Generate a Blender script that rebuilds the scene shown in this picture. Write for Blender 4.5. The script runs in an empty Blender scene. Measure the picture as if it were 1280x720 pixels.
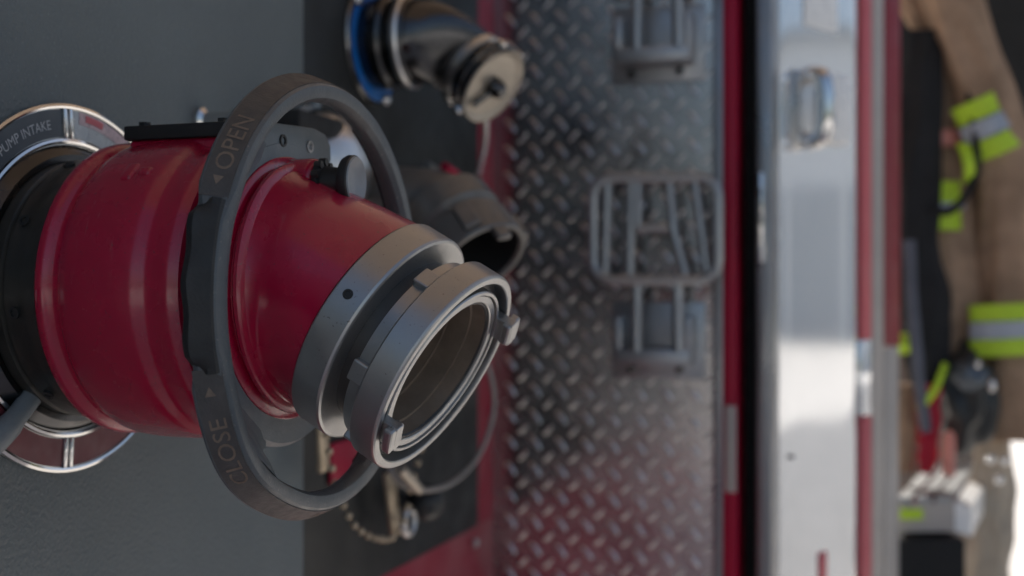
import bpy, bmesh, math, random
from mathutils import Vector, Matrix, noise as mnoise
random.seed(7)
PI = math.pi
V = Vector
scn = bpy.context.scene
C = bpy.data.collections.new("place"); scn.collection.children.link(C)

# ------------------------------------------------------------------ camera numbers (x: out of the truck side, y: along it, z: up)
TH = math.radians(18.8)
CAM = V((0.677, -0.812, 0.0))
Rv = V((math.cos(TH), math.sin(TH), 0)); Fv = V((-math.sin(TH), math.cos(TH), 0))
FP = 1500.0
def ray(px, py): return Rv*((px-640)/FP) + Fv + V((0,0,(360-py)/FP))
def onX(px, py, X): d = ray(px, py); return CAM + d*((X-CAM.x)/d.x)
def onY(px, py, Y): d = ray(px, py); return CAM + d*((Y-CAM.y)/d.y)
def onD(px, py, D): return CAM + ray(px, py)*D

# ------------------------------------------------------------------ materials
def mat(name, col, rough=.5, metal=0., var=.12, vscale=14, bump=0., bscale=200, rvar=.1, coat=0., spots=0., spot_col=(.5,.5,.5), scuff=0., spec=.5, dust=0.):
    m = bpy.data.materials.new(name); m.use_nodes = True
    nt = m.node_tree; N = nt.nodes; L = nt.links; b = N['Principled BSDF']
    tc = N.new('ShaderNodeTexCoord')
    n1 = N.new('ShaderNodeTexNoise'); n1.inputs['Scale'].default_value = vscale; n1.inputs['Detail'].default_value = 6
    n1.inputs['Roughness'].default_value = .65
    L.new(tc.outputs['Object'], n1.inputs['Vector'])
    r = N.new('ShaderNodeMapRange'); r.inputs['From Min'].default_value = .3; r.inputs['From Max'].default_value = .7
    r.inputs['To Min'].default_value = 1-var; r.inputs['To Max'].default_value = 1+var
    L.new(n1.outputs['Fac'], r.inputs['Value'])
    mx = N.new('ShaderNodeVectorMath'); mx.operation = 'SCALE'; mx.inputs[0].default_value = col
    L.new(r.outputs[0], mx.inputs['Scale']); colout = mx.outputs[0]
    if spots > 0:
        n2 = N.new('ShaderNodeTexNoise'); n2.inputs['Scale'].default_value = 420; n2.inputs['Detail'].default_value = 2
        L.new(tc.outputs['Object'], n2.inputs['Vector'])
        rr = N.new('ShaderNodeMapRange'); rr.inputs['From Min'].default_value = .68-spots*.1; rr.inputs['From Max'].default_value = .76-spots*.1
        L.new(n2.outputs['Fac'], rr.inputs['Value'])
        mm = N.new('ShaderNodeMixRGB'); mm.inputs[2].default_value = (*spot_col, 1)
        L.new(rr.outputs[0], mm.inputs[0]); L.new(colout, mm.inputs[1]); colout = mm.outputs[0]
    if dust > 0:
        ge = N.new('ShaderNodeNewGeometry'); sp = N.new('ShaderNodeSeparateXYZ'); L.new(ge.outputs['Normal'], sp.inputs[0])
        dr = N.new('ShaderNodeMapRange'); dr.inputs['From Min'].default_value = .2; dr.inputs['From Max'].default_value = 1.; dr.inputs['To Max'].default_value = dust
        L.new(sp.outputs['Z'], dr.inputs['Value'])
        n4 = N.new('ShaderNodeTexNoise'); n4.inputs['Scale'].default_value = 45; n4.inputs['Detail'].default_value = 5
        L.new(tc.outputs['Object'], n4.inputs['Vector'])
        ml = N.new('ShaderNodeMath'); ml.operation = 'MULTIPLY'; L.new(dr.outputs[0], ml.inputs[0]); L.new(n4.outputs['Fac'], ml.inputs[1])
        mm = N.new('ShaderNodeMixRGB'); mm.inputs[2].default_value = (.42,.36,.30,1)
        L.new(ml.outputs[0], mm.inputs[0]); L.new(colout, mm.inputs[1]); colout = mm.outputs[0]
    scf = None
    if scuff > 0:
        mp = N.new('ShaderNodeMapping'); mp.inputs['Scale'].default_value = (95, 38, 14); mp.inputs['Rotation'].default_value = (.6,.3,.9)
        L.new(tc.outputs['Object'], mp.inputs['Vector'])
        n5 = N.new('ShaderNodeTexNoise'); n5.inputs['Scale'].default_value = 2.2; n5.inputs['Detail'].default_value = 8; n5.inputs['Roughness'].default_value = .75; n5.inputs['Distortion'].default_value = .8
        L.new(mp.outputs[0], n5.inputs['Vector'])
        r5 = N.new('ShaderNodeMapRange'); r5.inputs['From Min'].default_value = .58; r5.inputs['From Max'].default_value = .72; r5.inputs['To Max'].default_value = scuff
        L.new(n5.outputs['Fac'], r5.inputs['Value'])
        n6 = N.new('ShaderNodeTexNoise'); n6.inputs['Scale'].default_value = 13; n6.inputs['Detail'].default_value = 3; L.new(tc.outputs['Object'], n6.inputs['Vector'])
        r6 = N.new('ShaderNodeMapRange'); r6.inputs['From Min'].default_value = .45; r6.inputs['From Max'].default_value = .65; L.new(n6.outputs['Fac'], r6.inputs['Value'])
        m5 = N.new('ShaderNodeMath'); m5.operation = 'MULTIPLY'; L.new(r5.outputs[0], m5.inputs[0]); L.new(r6.outputs[0], m5.inputs[1]); scf = m5.outputs[0]
        mm = N.new('ShaderNodeMixRGB'); mm.inputs[2].default_value = (.40,.33,.31,1)
        L.new(scf, mm.inputs[0]); L.new(colout, mm.inputs[1]); colout = mm.outputs[0]
    L.new(colout, b.inputs['Base Color'])
    r2 = N.new('ShaderNodeMapRange'); r2.inputs['From Min'].default_value = .3; r2.inputs['From Max'].default_value = .7
    r2.inputs['To Min'].default_value = max(.02, rough-rvar); r2.inputs['To Max'].default_value = min(1, rough+rvar)
    n3 = N.new('ShaderNodeTexNoise'); n3.inputs['Scale'].default_value = vscale*3; n3.inputs['Detail'].default_value = 5
    L.new(tc.outputs['Object'], n3.inputs['Vector']); L.new(n3.outputs['Fac'], r2.inputs['Value'])
    ro = r2.outputs[0]
    if scf is not None:
        ad = N.new('ShaderNodeMath'); ad.operation = 'ADD'; L.new(ro, ad.inputs[0]); L.new(scf, ad.inputs[1]); ro = ad.outputs[0]
    L.new(ro, b.inputs['Roughness'])
    b.inputs['Metallic'].default_value = metal
    b.inputs['Coat Weight'].default_value = coat; b.inputs['Coat Roughness'].default_value = .12
    b.inputs['Specular IOR Level'].default_value = spec
    if bump > 0:
        nb = N.new('ShaderNodeTexNoise'); nb.inputs['Scale'].default_value = bscale; nb.inputs['Detail'].default_value = 3
        L.new(tc.outputs['Object'], nb.inputs['Vector'])
        bp = N.new('ShaderNodeBump'); bp.inputs['Strength'].default_value = bump; bp.inputs['Distance'].default_value = .001
        L.new(nb.outputs['Fac'], bp.inputs['Height']); L.new(bp.outputs[0], b.inputs['Normal'])
    return m

M = {}
M['panel']   = mat('textured grey vinyl', (.118,.143,.149), .50, 0, .10, 5, bump=1.6, bscale=260, rvar=.06, spots=.45, spot_col=(.18,.21,.22))
M['black']   = mat('satin black panel', (.017,.019,.019), .5, 0, .15, 6, bump=.3, bscale=300, spec=.3)
M['blackgap']= mat('black rubber', (.018,.019,.019), .7, 0, .1, spec=.35)
M['red']     = mat('red cast paint', (.38,.002,.036), .27, 0, .10, 9, bump=.25, bscale=60, rvar=.08, coat=.55, spots=.10, spot_col=(.16,.03,.035), dust=.05, scuff=.30)
M['redbody'] = mat('red truck paint', (.33,.002,.030), .38, 0, .05, 4, spec=.3)
M['redfade'] = mat('faded red stripe', (.56,.11,.13), .45, 0, .08, 6)
M['darkred'] = mat('dark red seal', (.22,.008,.02), .45, 0, .08, 6)
M['maroon']  = mat('faded maroon label', (.16,.035,.045), .45, 0, .15, 30)
M['alu']     = mat('machined anodised aluminium', (.40,.405,.40), .34, .85, .05, 20, bump=.05, bscale=500, rvar=.06, spots=.05, spot_col=(.25,.24,.23), dust=.12, scuff=.35)
M['alud']    = mat('dark grooved aluminium', (.09,.09,.088), .5, .7, .1, 20)
M['bore']    = mat('brown stained bore', (.27,.215,.165), .42, .4, .25, 25)
M['chrome']  = mat('polished chrome', (.72,.72,.71), .10, 1., .04, 12, rvar=.04)
M['chromed'] = mat('tarnished dark chrome', (.085,.086,.088), .22, 1., .22, 14, rvar=.08)
M['satin']   = mat('satin chrome', (.62,.62,.61), .34, 1., .08, 14)
M['capface'] = mat('tan worn cap face', (.40,.36,.30), .42, .6, .15, 16)
M['brass']   = mat('old brass', (.46,.38,.27), .4, .7, .3, 60)
M['wheel']   = mat('grey powder coated wheel', (.088,.102,.110), .40, 0, .10, 30, bump=.35, bscale=700, spots=.12, spot_col=(.20,.19,.18), dust=.12, scuff=.25)
M['wheelg']  = mat('light grey hub casting', (.17,.20,.215), .45, 0, .08, 25, bump=.3, bscale=500, dust=.1)
M['wheeld']  = mat('black rubber grip', (.018,.020,.021), .6, 0, .15, 25, bump=.4, bscale=500)
M['labelg']  = mat('brown grey label face', (.064,.062,.060), .5, 0, .2, 50, bump=.35, bscale=600, scuff=.2)
M['letter']  = mat('rubbed bronze lettering', (.17,.13,.10), .6, 0, .35, 90)
M['adapter'] = mat('dark hard coated adapter', (.055,.053,.047), .38, .5, .2, 22, bump=.15, bscale=200, dust=.25)
M['knob']    = mat('black plastic knob', (.02,.021,.021), .45, 0, .1, 40)
M['knobface']= mat('grey knob end', (.26,.285,.30), .45, 0, .12, 50)
M['storz']   = mat('weathered grey coupling', (.17,.165,.155), .42, .5, .15, 25, dust=.2)
M['blue']    = mat('blue label', (.012,.15,.50), .35, 0, .08, 20)
M['labeldark']= mat('charcoal label', (.075,.09,.105), .4, 0, .08, 20)
M['labelgrey']= mat('grey label', (.46,.49,.51), .3, .3, .1, 40)
M['labelpink']= mat('faded red label', (.48,.36,.38), .3, .3, .2, 60)
M['white']   = mat('white lettering', (.55,.57,.58), .5, 0, .08, 60)
M['tread']   = mat('aluminium tread plate', (.50,.50,.495), .23, 1., .16, 7, bump=.15, bscale=60, rvar=.06, spots=.1, spot_col=(.16,.14,.12))
M['treadbar']= mat('bright worn tread bars', (.66,.66,.655), .34, 1., .15, 30, rvar=.08)
M['stepcast']= mat('cast step bracket', (.38,.395,.405), .40, .75, .1, 15, bump=.2, bscale=120)
M['jamb']    = mat('grey metal jamb', (.25,.26,.27), .35, .8, .1, 5)
M['door']    = mat('white door paint', (.86,.88,.89), .075, .72, .03, 3, rvar=.02, coat=.5, spec=.8)
M['sticker'] = mat('pale sticker', (.84,.85,.84), .3, 0, .05, 10)
M['beige']   = mat('beige door return', (.42,.39,.36), .4, 0, .1, 6)
M['tan']     = mat('tan turnout cloth', (.34,.235,.16), .9, 0, .30, 14, bump=.6, bscale=500, spec=.2)
M['lime']    = mat('lime reflective trim', (.46,.68,.03), .6, 0, .06, 20)
M['silver']  = mat('silver reflective trim', (.36,.40,.46), .4, .2, .05, 20)
M['lining']  = mat('black lining', (.022,.023,.025), .8, 0, .2, 10, spec=.2)
M['navy']    = mat('dark grey strap', (.10,.11,.14), .7, 0, .2, 10)
M['redcloth']= mat('red cloth', (.36,.008,.03), .8, 0, .15, 12)
M['rubber']  = mat('black mask rubber', (.016,.019,.02), .4, 0, .15, 20)
M['lens']    = mat('smoked lens', (.09,.11,.13), .12, .2, .1, 20)
M['pink']    = mat('salmon plastic', (.65,.25,.20), .5)
M['concrete']= mat('pale concrete apron', (.72,.70,.67), .8, 0, .10, 1.2, bump=.3, bscale=40)
M['canopy'] = mat('tan ceiling boards', (.46,.34,.25), .7, 0, .1, 2)
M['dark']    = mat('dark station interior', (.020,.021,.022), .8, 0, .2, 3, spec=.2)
M['wire']    = mat('sleeved wire cable', (.30,.28,.26), .5, .3, .1, 40)

# ------------------------------------------------------------------ object helpers
SHARP = {'machined anodised aluminium':17, 'dark grooved aluminium':17, 'weathered grey coupling':20, 'worn tan cap face':20, 'brown stained bore':17}
def link(name, me, m=None, parent=None, smooth=True):
    o = bpy.data.objects.new(name, me); C.objects.link(o)
    if m: me.materials.append(m)
    if parent: o.parent = parent
    if smooth:
        for p in me.polygons: p.use_smooth = True
        try:
            me.set_sharp_from_angle(angle=math.radians(SHARP.get(m.name, 33) if m else 33))
        except Exception: pass
    return o
def tag(o, label, cat, group=None, kind=None):
    o['label'] = label; o['category'] = cat
    if group: o['group'] = group
    if kind: o['kind'] = kind
    return o
def thing(name, label, cat, loc=(0,0,0), group=None):
    o = bpy.data.objects.new(name, None); C.objects.link(o); o.location = loc; o.empty_display_size = .05
    return tag(o, label, cat, group)
def structure(o): o['kind'] = 'structure'; return o
class MB:
    RS = 1.
    """collects shapes; world coordinates, shifted to the thing's own origin on build"""
    def __init__(s): s.v = []; s.f = []
    def add(s, vs, fs):
        k = len(s.v); s.v += [V(a) for a in vs]; s.f += [tuple(i+k for i in f) for f in fs]; return s
    def bm(s, bm):
        bm.verts.index_update(); s.add([v.co.copy() for v in bm.verts], [[v.index for v in f.verts] for f in bm.faces]); bm.free(); return s
    def box(s, c, size, rot=None, bevel=0., seg=2):
        bm = bmesh.new(); bmesh.ops.create_cube(bm, size=1)
        for v in bm.verts: v.co = V((v.co.x*size[0], v.co.y*size[1], v.co.z*size[2]))
        if bevel > 0: bmesh.ops.bevel(bm, geom=bm.edges[:], offset=bevel, segments=seg, affect='EDGES', profile=.5)
        T = Matrix.Translation(V(c)) @ (rot.to_4x4() if rot is not None else Matrix())
        bmesh.ops.transform(bm, matrix=T, verts=bm.verts); return s.bm(bm)
    def lathe(s, o, a, prof, n=96, e1=None, closed=False, jit=0):
        """prof: (distance along a, radius)"""
        o = V(o); a, e1, e2 = frame(a, e1); vs = []; fs = []
        for d, r in prof:
            for i in range(n):
                t = 2*PI*i/n; vs.append(o + a*d + (e1*math.cos(t)+e2*math.sin(t))*max(r*MB.RS, 1e-5))
        m = len(prof)
        for j in range(m if closed else m-1):
            for i in range(n):
                j2 = (j+1) % m
                fs.append((j*n+i, j*n+(i+1)%n, j2*n+(i+1)%n, j2*n+i))
        return s.add(vs, fs)
    def loft(s, rings, close=True, caps=False):
        n = len(rings[0]); vs = [p for r in rings for p in r]; fs = []
        for j in range(len(rings)-1):
            for i in range(n if close else n-1):
                fs.append((j*n+i, j*n+(i+1)%n, (j+1)*n+(i+1)%n, (j+1)*n+i))
        if caps: fs.append(tuple(range(n))[::-1]); fs.append(tuple(range((len(rings)-1)*n, len(rings)*n)))
        return s.add(vs, fs)
    def tube(s, pts, r, n=12, closed=False, caps=True, flat=1.):
        pts = [V(p) for p in pts]; m = len(pts); rings = []; up = None
        for k in range(m):
            a = pts[(k-1) % m] if (closed or k > 0) else pts[0]
            b = pts[(k+1) % m] if (closed or k < m-1) else pts[-1]
            t = (b-a).normalized()
            if up is None:
                up = V((0,0,1)) if abs(t.z) < .9 else V((0,1,0))
            up = (up - t*up.dot(t)).normalized(); w = t.cross(up)
            rr = r[k] if isinstance(r, (list, tuple)) else r
            rings.append([pts[k] + up*rr*math.cos(2*PI*i/n) + w*rr*flat*math.sin(2*PI*i/n) for i in range(n)])
        if closed: rings.append(rings[0]); return s.loft(rings)
        return s.loft(rings, caps=caps)
    def prism(s, pts2, o, e1, e2, d, bevel=0.):
        """outline in e1/e2 pushed along d"""
        bm = bmesh.new(); o = V(o)
        vs = [bm.verts.new(o + e1*p[0] + e2*p[1]) for p in pts2]; f = bm.faces.new(vs)
        r = bmesh.ops.extrude_face_region(bm, geom=[f])
        for g in r['geom']:
            if isinstance(g, bmesh.types.BMVert): g.co += d
        bmesh.ops.recalc_face_normals(bm, faces=bm.faces)
        if bevel > 0: bmesh.ops.bevel(bm, geom=bm.edges[:], offset=bevel, segments=2, affect='EDGES', profile=.5)
        return s.bm(bm)
    def build(s, name, m, parent=None, smooth=True, loc=None, sub=0):
        root = parent; off = V((0,0,0))
        while root is not None: off += root.location; root = root.parent
        if parent is None: off = V(loc) if loc is not None else sum(s.v, V())/len(s.v)
        me = bpy.data.meshes.new(name); me.from_pydata([v-off for v in s.v], [], s.f); me.validate()
        bm = bmesh.new(); bm.from_mesh(me); bmesh.ops.recalc_face_normals(bm, faces=bm.faces); bm.to_mesh(me); bm.free()
        o = link(name, me, m, parent, smooth)
        if parent is None: o.location = off
        if sub:
            md = o.modifiers.new('s', 'SUBSURF'); md.levels = sub; md.render_levels = sub
        return o
def frame(a, e1=None):
    a = V(a).normalized()
    if e1 is None: e1 = V((0,0,1)) if abs(a.z) < .9 else V((1,0,0))
    e1 = (V(e1) - a*V(e1).dot(a)).normalized()
    return a, e1, a.cross(e1)
def lerp(a, b, t): return a + (b-a)*t
def smoothpath(pts, n=8):
    pts = [V(p) for p in pts]; out = []
    for i in range(len(pts)-1):
        p0 = pts[max(i-1,0)]; p1 = pts[i]; p2 = pts[i+1]; p3 = pts[min(i+2, len(pts)-1)]
        for k in range(n):
            t = k/n
            out.append(.5*((2*p1)+(p2-p0)*t+(2*p0-5*p1+4*p2-p3)*t*t+(3*p1-p0-3*p2+p3)*t**3))
    out.append(pts[-1]); return out
def beads(mb, path, pitch, r):
    d = 0; nxt = 0
    for a, b in zip(path[:-1], path[1:]):
        L = (b-a).length
        while nxt <= d+L:
            p = a.lerp(b, (nxt-d)/L)
            mb.lathe(p, (0,0,1), [(r*math.sin(t), r*math.cos(t)) for t in [PI*(k/6-.5) for k in range(7)]], n=10)
            nxt += pitch
        d += L
def text_mesh(body, size, xscale=1., res=3):
    cu = bpy.data.curves.new('t', 'FONT'); cu.body = body; cu.size = size; cu.resolution_u = res; cu.align_x = 'LEFT'
    o = bpy.data.objects.new('t', cu); C.objects.link(o)
    dg = bpy.context.evaluated_depsgraph_get(); me = bpy.data.meshes.new_from_object(o.evaluated_get(dg))
    bm = bmesh.new(); bm.from_mesh(me); bmesh.ops.triangulate(bm, faces=bm.faces)
    bmesh.ops.subdivide_edges(bm, edges=[e for e in bm.edges if e.calc_length() > size*.25], cuts=2)
    bmesh.ops.triangulate(bm, faces=bm.faces)
    vs = [(v.co.x*xscale, v.co.y) for v in bm.verts]; fs = [[v.index for v in f.verts] for f in bm.faces]
    bm.free(); bpy.data.objects.remove(o); bpy.data.curves.remove(cu); bpy.data.meshes.remove(me)
    return vs, fs

XP = .02            # pump panel plane
YT = 1.05           # tread plate plane

# ================================================================== THE FIRE ENGINE (panels, plate, door)
eng = thing('fire_engine', 'red fire engine side with grey pump panel, tread plate and open white door', 'fire engine', (XP, .5, -1.2))
yseam = onX(379, 600, XP).y; yred = onX(599, 400, XP).y; ycor = YT
zbl = onX(600, 656, XP).z   # top of the red below the black panel
mb = MB(); mb.box((XP-.01, (yseam-1.2)/2, (zbl+.75)/2), (.02, yseam+1.2, .75-zbl)); mb.build('pump_panel', M['panel'], eng, smooth=False)
mb = MB(); mb.box((XP-.0115, (yseam+yred)/2+.001, (zbl+.75)/2), (.02, yred-yseam-.002, .75-zbl), bevel=.001); mb.build('outlet_panel', M['black'], eng)
mb = MB(); mb.box((XP-.02, (yred+ycor+.05)/2, 0), (.02, ycor+.05-yred+.06, 1.5)); mb.box((XP-.020, (ycor-1.2)/2+.001, (zbl-1.1)/2-.002), (.022, ycor+1.2, 1.1+zbl-.004), bevel=.001)
red_frame = mb.build('painted_surround', M['redbody'], eng)
mb = MB(); p = onX(593, 679, XP-.008); mb.lathe(p, (1,0,0), [(0,.007),(.004,.0068),(.006,.004),(.0065,0)], n=16); mb.build('bolt', M['satin'], eng)

# tread plate with raised bars
xr_ = onY(904, 300, YT).x
tp = MB(); tp.box(((XP-.02+xr_)/2, YT+.003, 0), (xr_-XP+.02, .006, 1.5))
plate = tp.build('tread_plate', M['tread'], eng, smooth=False)
tb = MB(); pit = .0432
nx = int((xr_-XP)/pit); 
def bar(cx, cz, ang, k=1.):
    n = 8; L_ = .0150*k; W_ = .0052*k; H_ = .0020*k; ca, sa = math.cos(ang), math.sin(ang); rings = []
    base = []; top = []
    for i in range(n):
        t = 2*PI*i/n
        u = L_*math.cos(t); w = W_*math.sin(t)
        base.append(V((cx+u*ca-w*sa, YT+.0003, cz+u*sa+w*ca)))
        u *= .72; w *= .5
        top.append(V((cx+u*ca-w*sa, YT-H_, cz+u*sa+w*ca)))
    tb.loft([base, top]); tb.add(top, [tuple(range(n))])
for i in range(-1, nx+1):
    for j in range(-16, 17):
        cx = XP+.020+i*pit; cz = j*pit+.007
        if XP+.006 < cx < xr_-.022: bar(cx, cz, math.radians(-50)+random.uniform(-.03,.03))
        if XP+.006 < cx+pit/2 < xr_-.022: bar(cx+pit/2, cz+pit/2, math.radians(46)+random.uniform(-.03,.03), .78)
bars = tb.build('raised_tread', M['treadbar'], plate)
mb = MB(); mb.box((xr_-.008, YT-.0015, 0), (.016, .003, 1.5), bevel=.001); mb.build('edge_strip', M['jamb'], plate)

# red corner, black gap, jamb
x1 = xr_-.002; x2 = onY(921, 300, YT).x; x3 = onY(926, 300, YT).x; x4 = onY(945, 300, YT).x; x5 = onY(964, 300, YT).x
mb = MB(); mb.box(((x1+x2)/2+.001, YT+.05, 0), (x2-x1, .11, 1.5), bevel=.004); mb.build('corner_trim', M['redbody'], eng)
za = onY(912, 507, YT-.006).z; zb = onY(912, 615, YT-.006).z
mb = MB(); mb.box(((x1+x2)/2+.003, YT-.0065, (za+zb)/2), (x2-x1-.006, .003, za-zb), bevel=.001); mb.build('stripe_end', M['beige'], eng)
mb = MB(); mb.box(((x2+x4)/2+.002, YT+.13, 0), (x4-x2+.01, .08, 1.5)); mb.build('door_gap_seal', M['blackgap'], eng)
mb = MB(); mb.box(((x4+x5)/2, YT+.06, 0), (x5-x4, .11, 1.5), bevel=.003); mb.build('door_jamb', M['jamb'], eng)
mb = MB()
zc1 = onY(951, 215, YT).z; zc2 = onY(951, 330, YT).z
mb.box((x4+.008, YT-.004, (zc1+zc2)/2), (.010, .016, zc1-zc2), bevel=.004); mb.box((x4+.010, YT-.012, zc1-.05), (.006, .012, .05), bevel=.003)
mb.build('latch_striker', M['chrome'], eng)

# the swung white door
DA = math.radians(28.7); dd = V((math.sin(DA), math.cos(DA), 0)); dn = V((math.cos(DA), -math.sin(DA), 0))
D0 = V((x5+.002, YT+.107, 0)); D0 = onY(965, 360, 1.157)
def dpt(px, py, off=0.):
    d = ray(px, py); o = D0 + dn*off; t = (o-CAM).dot(dn)/d.dot(dn); return CAM + d*t
def dquad(mb, px0, py0, px1, py1, off, th, bevel=.002):
    a = dpt(px0, (py0+py1)/2, off); b = dpt(px1, (py0+py1)/2, off); zt = dpt((px0+px1)/2, py0, off).z; zb_ = dpt((px0+px1)/2, py1, off).z
    w = (b-a).length; c = (a+b)/2; c = V((c.x, c.y, (zt+zb_)/2)) - dn*th/2
    rot = Matrix((dd, dn, V((0,0,1)))).transposed()
    mb.box(c, (w, th, zt-zb_), rot, bevel=bevel)
rotd = Matrix((dd, dn, V((0,0,1)))).transposed()
mb = MB(); a = dpt(965, 360); b = dpt(1079, 360)
# gently pressed skin, rounded toward its free edge
rings = []
W_ = (b-a).length
for z in [-.75, .75]:
    r_ = []
    for k in range(25):
        t = k/24; off = -.0035*(abs(2*t-1)**6)*2 - .03*max(0, t-.93)/.07*max(0,t-.93)/.07*.3
        r_.append(a + dd*W_*t + dn*off + V((0,0,z)))
    for k in range(25):
        t = 1-k/24; r_.append(a + dd*W_*t - dn*.045 + V((0,0,z)))
    rings.append(r_)
mb.loft(rings, caps=True); door = mb.build('door', M['door'], eng)
mb = MB(); dquad(mb, 1006, -20, 1047, 37, .0022, .002, .0006); mb.build('sticker', M['sticker'], door)
mb = MB(); dquad(mb, 1024, 690, 1034, 740, .0022, .002, .0006); mb.build('red_decal', M['redfade'], door)
mb = MB(); mb.lathe(dpt(989, 571, .001), dn, [(0,.004),(.003,.004),(.004,0)], n=12); mb.build('screw', M['knob'], door)
# handle: escutcheon plate and a grab bow
hp = MB(); dquad(hp, 1036, 92, 1066, 180, .018, .020, .007)
hnd = hp.build('door_handle', M['sticker'], door)
hc = dpt(1003, 137, .0); up = V((0,0,1))
mb = MB(); mb.box(hc + dn*.004, (.058, .008, .125), rotd, bevel=.003); mb.build('backing_plate', M['satin'], hnd)
mb = MB()
pth = [hc + dn*.006 + up*.052, hc + dn*.022 + up*.055 , hc + dn*.040 + up*.045, hc + dn*.046, hc + dn*.040 - up*.045, hc + dn*.022 - up*.055, hc + dn*.006 - up*.052]
mb.tube(smoothpath(pth), .0145, n=20); mb.build('grab_bow', M['chrome'], hnd)
# far edge of the door: red stripe, beige return, dark red seal
def col(name, m, pxa, pxb, ya, yb, off, th, par):
    mb = MB(); dquad(mb, pxa, ya, pxb, yb, off, th, .002); return mb.build(name, m, par)
col('red_stripe', M['redfade'], 1078, 1090, -140, 424, -.002, .03, door)
col('white_stripe', M['door'], 1078, 1090, 425, 519, -.003, .03, door)
col('red_stripe', M['redfade'], 1078, 1090, 520, 900, -.002, .03, door)
col('door_return', M['beige'], 1090.5, 1105, -140, 900, -.010, .03, door)
col('weather_seal', M['darkred'], 1106, 1126, -140, 432, -.016, .04, door)
col('sill_cover', M['beige'], 1106, 1124, 434, 900, -.016, .04, door)

# ================================================================== FOLDING STEPS
def make_step(dz, label):
    cx = onY(818, 400, YT).x; k = 1/ (FP/ (onD(818,400,1)-CAM).length) # placeholder
    base = onY(818, 462, YT-.02) + V((0,0,dz))
    t = thing('folding_step', label, 'folding step', (base.x, YT-.002, base.z), 'folding steps on the tread plate')
    P = lambda px, py, dep: onY(px, py, YT-dep) + V((0,0,dz))
    def seg(name, pts, dep, r, par=t, m=M['satin'], closed=False, n=10):
        mb = MB(); mb.tube([P(x, y, dep) for x, y in pts], r, n=n, closed=closed); return mb.build(name, m, par)
    def rrect(x0, y0, x1, y1, rc):
        out = []
        for (cx_, cy_, a0) in ((x1-rc, y0+rc, -90), (x1-rc, y1-rc, 0), (x0+rc, y1-rc, 90), (x0+rc, y0+rc, 180)):
            for q in range(6):
                a_ = math.radians(a0+q*18); out.append((cx_+rc*math.cos(a_), cy_+rc*math.sin(a_)))
        return out
    fr = seg('tread_frame', rrect(741, 222, 897, 350, 24), .055, .0090, m=M['stepcast'], closed=True)
    for pts in ([(789,224),(787,348)], [(836,224),(842,290),(858,348)], [(797,285),(836,285)], [(797,228),(797,285)], [(868,226),(884,346)], [(760,226),(756,346)]):
        seg('tread_rod', pts, .052, .0074, par=fr, m=M['stepcast'])
    for pts in ([(796,350),(796,440)], [(846,350),(848,440)]): seg('hinge_arm', pts, .050, .0088, m=M['stepcast'])
    mb = MB()
    a = P(772, 446, .03); b = P(866, 446, .03); c = (a+b)/2
    mb.box((c.x, YT-.028, c.z), (b.x-a.x, .056, .026), bevel=.005)
    for px in (776, 862):
        q = P(px, 420, .03); mb.box((q.x, YT-.027, q.z), (.014, .052, .062), bevel=.004)
    mb.build('hinge_bracket', M['stepcast'], t)
    mb = MB(); a = P(766, 440, 0); b = P(882, 440, 0); mb.box(((a.x+b.x)/2, YT-.0035, P(820, 425, 0).z), (b.x-a.x, .005, .120), bevel=.002); mb.build('base_plate', M['stepcast'], t)
    for px in (790, 850): mb = MB(); mb.lathe(P(px, 462, .006), (0,-1,0), [(0,.007),(.005,.007),(.007,.004),(.0072,0)], n=6); mb.build('mounting_bolt', M['chromed'], t)
make_step(0, 'chrome rod folding step on tread plate, its rounded frame fully in view')
make_step((onY(818, 0, YT-.03)-onY(818, 375, YT-.03)).z, 'upper folding step on tread plate, only its cast hinge bracket in view')

# ================================================================== BEZEL RING ROUND THE INTAKE
bz = thing('label_ring', 'round chrome label ring with PUMP INTAKE lettering behind the red valve', 'label ring', (XP, 0, 0))
def sector(mb, r0, r1, a0, a1, xa, xb, n=48):
    """angles: 0 = up, positive toward the camera side (-y)"""
    f = lambda r, a, x: V((x, -r*math.sin(a), r*math.cos(a)))
    rings = []
    for k in range(n+1):
        a_ = lerp(a0, a1, k/n); rings.append([f(r0,a_,xa), f(r1,a_,xa), f(r1,a_,xb), f(r0,a_,xb)])
    mb.loft(rings, caps=True)
Rb = .1485
mb = MB(); mb.lathe((XP,0,0), (1,0,0), [(.0005,.100),(.003,.1005),(.003,Rb-.002),(.0022,Rb),(.0002,Rb)], n=160); mb.build('backing', M['satin'], bz)
mb = MB(); mb.lathe((XP,0,0), (1,0,0), [(.003,.1450),(.0055,.1453),(.0062,.1470),(.005,Rb+.0006),(.003,Rb+.0006)], n=160); mb.build('outer_rim', M['chrome'], bz)
mb = MB(); mb.lathe((XP,0,0), (1,0,0), [(.003,.1165),(.0055,.117),(.0062,.119),(.0055,.121),(.003,.1215)], n=160); mb.build('inner_rim', M['chrome'], bz)
divs = [4, 94, 184-8, 274]
for k, a_ in enumerate(divs):
    a = math.radians(a_)
    for s in (-1, 1):
        mb = MB(); c = V((XP+.0045, -.1332*math.sin(a+s*.026), .1332*math.cos(a+s*.026)))
        mb.box(c, (.0035, .0045, .0245), Matrix.Rotation(a, 3, 'X'), bevel=.0012); mb.build('divider', M['chrome'], bz)
segs = [('labeldark', 4, 94), ('maroon', 94, 176), ('maroon', 176, 274), ('labelgrey', 274, 364)]
for mname, a0, a1 in segs:
    mb = MB(); sector(mb, .1222, .1443, math.radians(a0)+.045, math.radians(a1)-.045, XP+.003, XP+.0042); mb.build('label_segment', M[mname], bz)
mb = MB(); sector(mb, .134, .1442, math.radians(-76), math.radians(1)-.05, XP+.0042, XP+.0047); 
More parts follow.
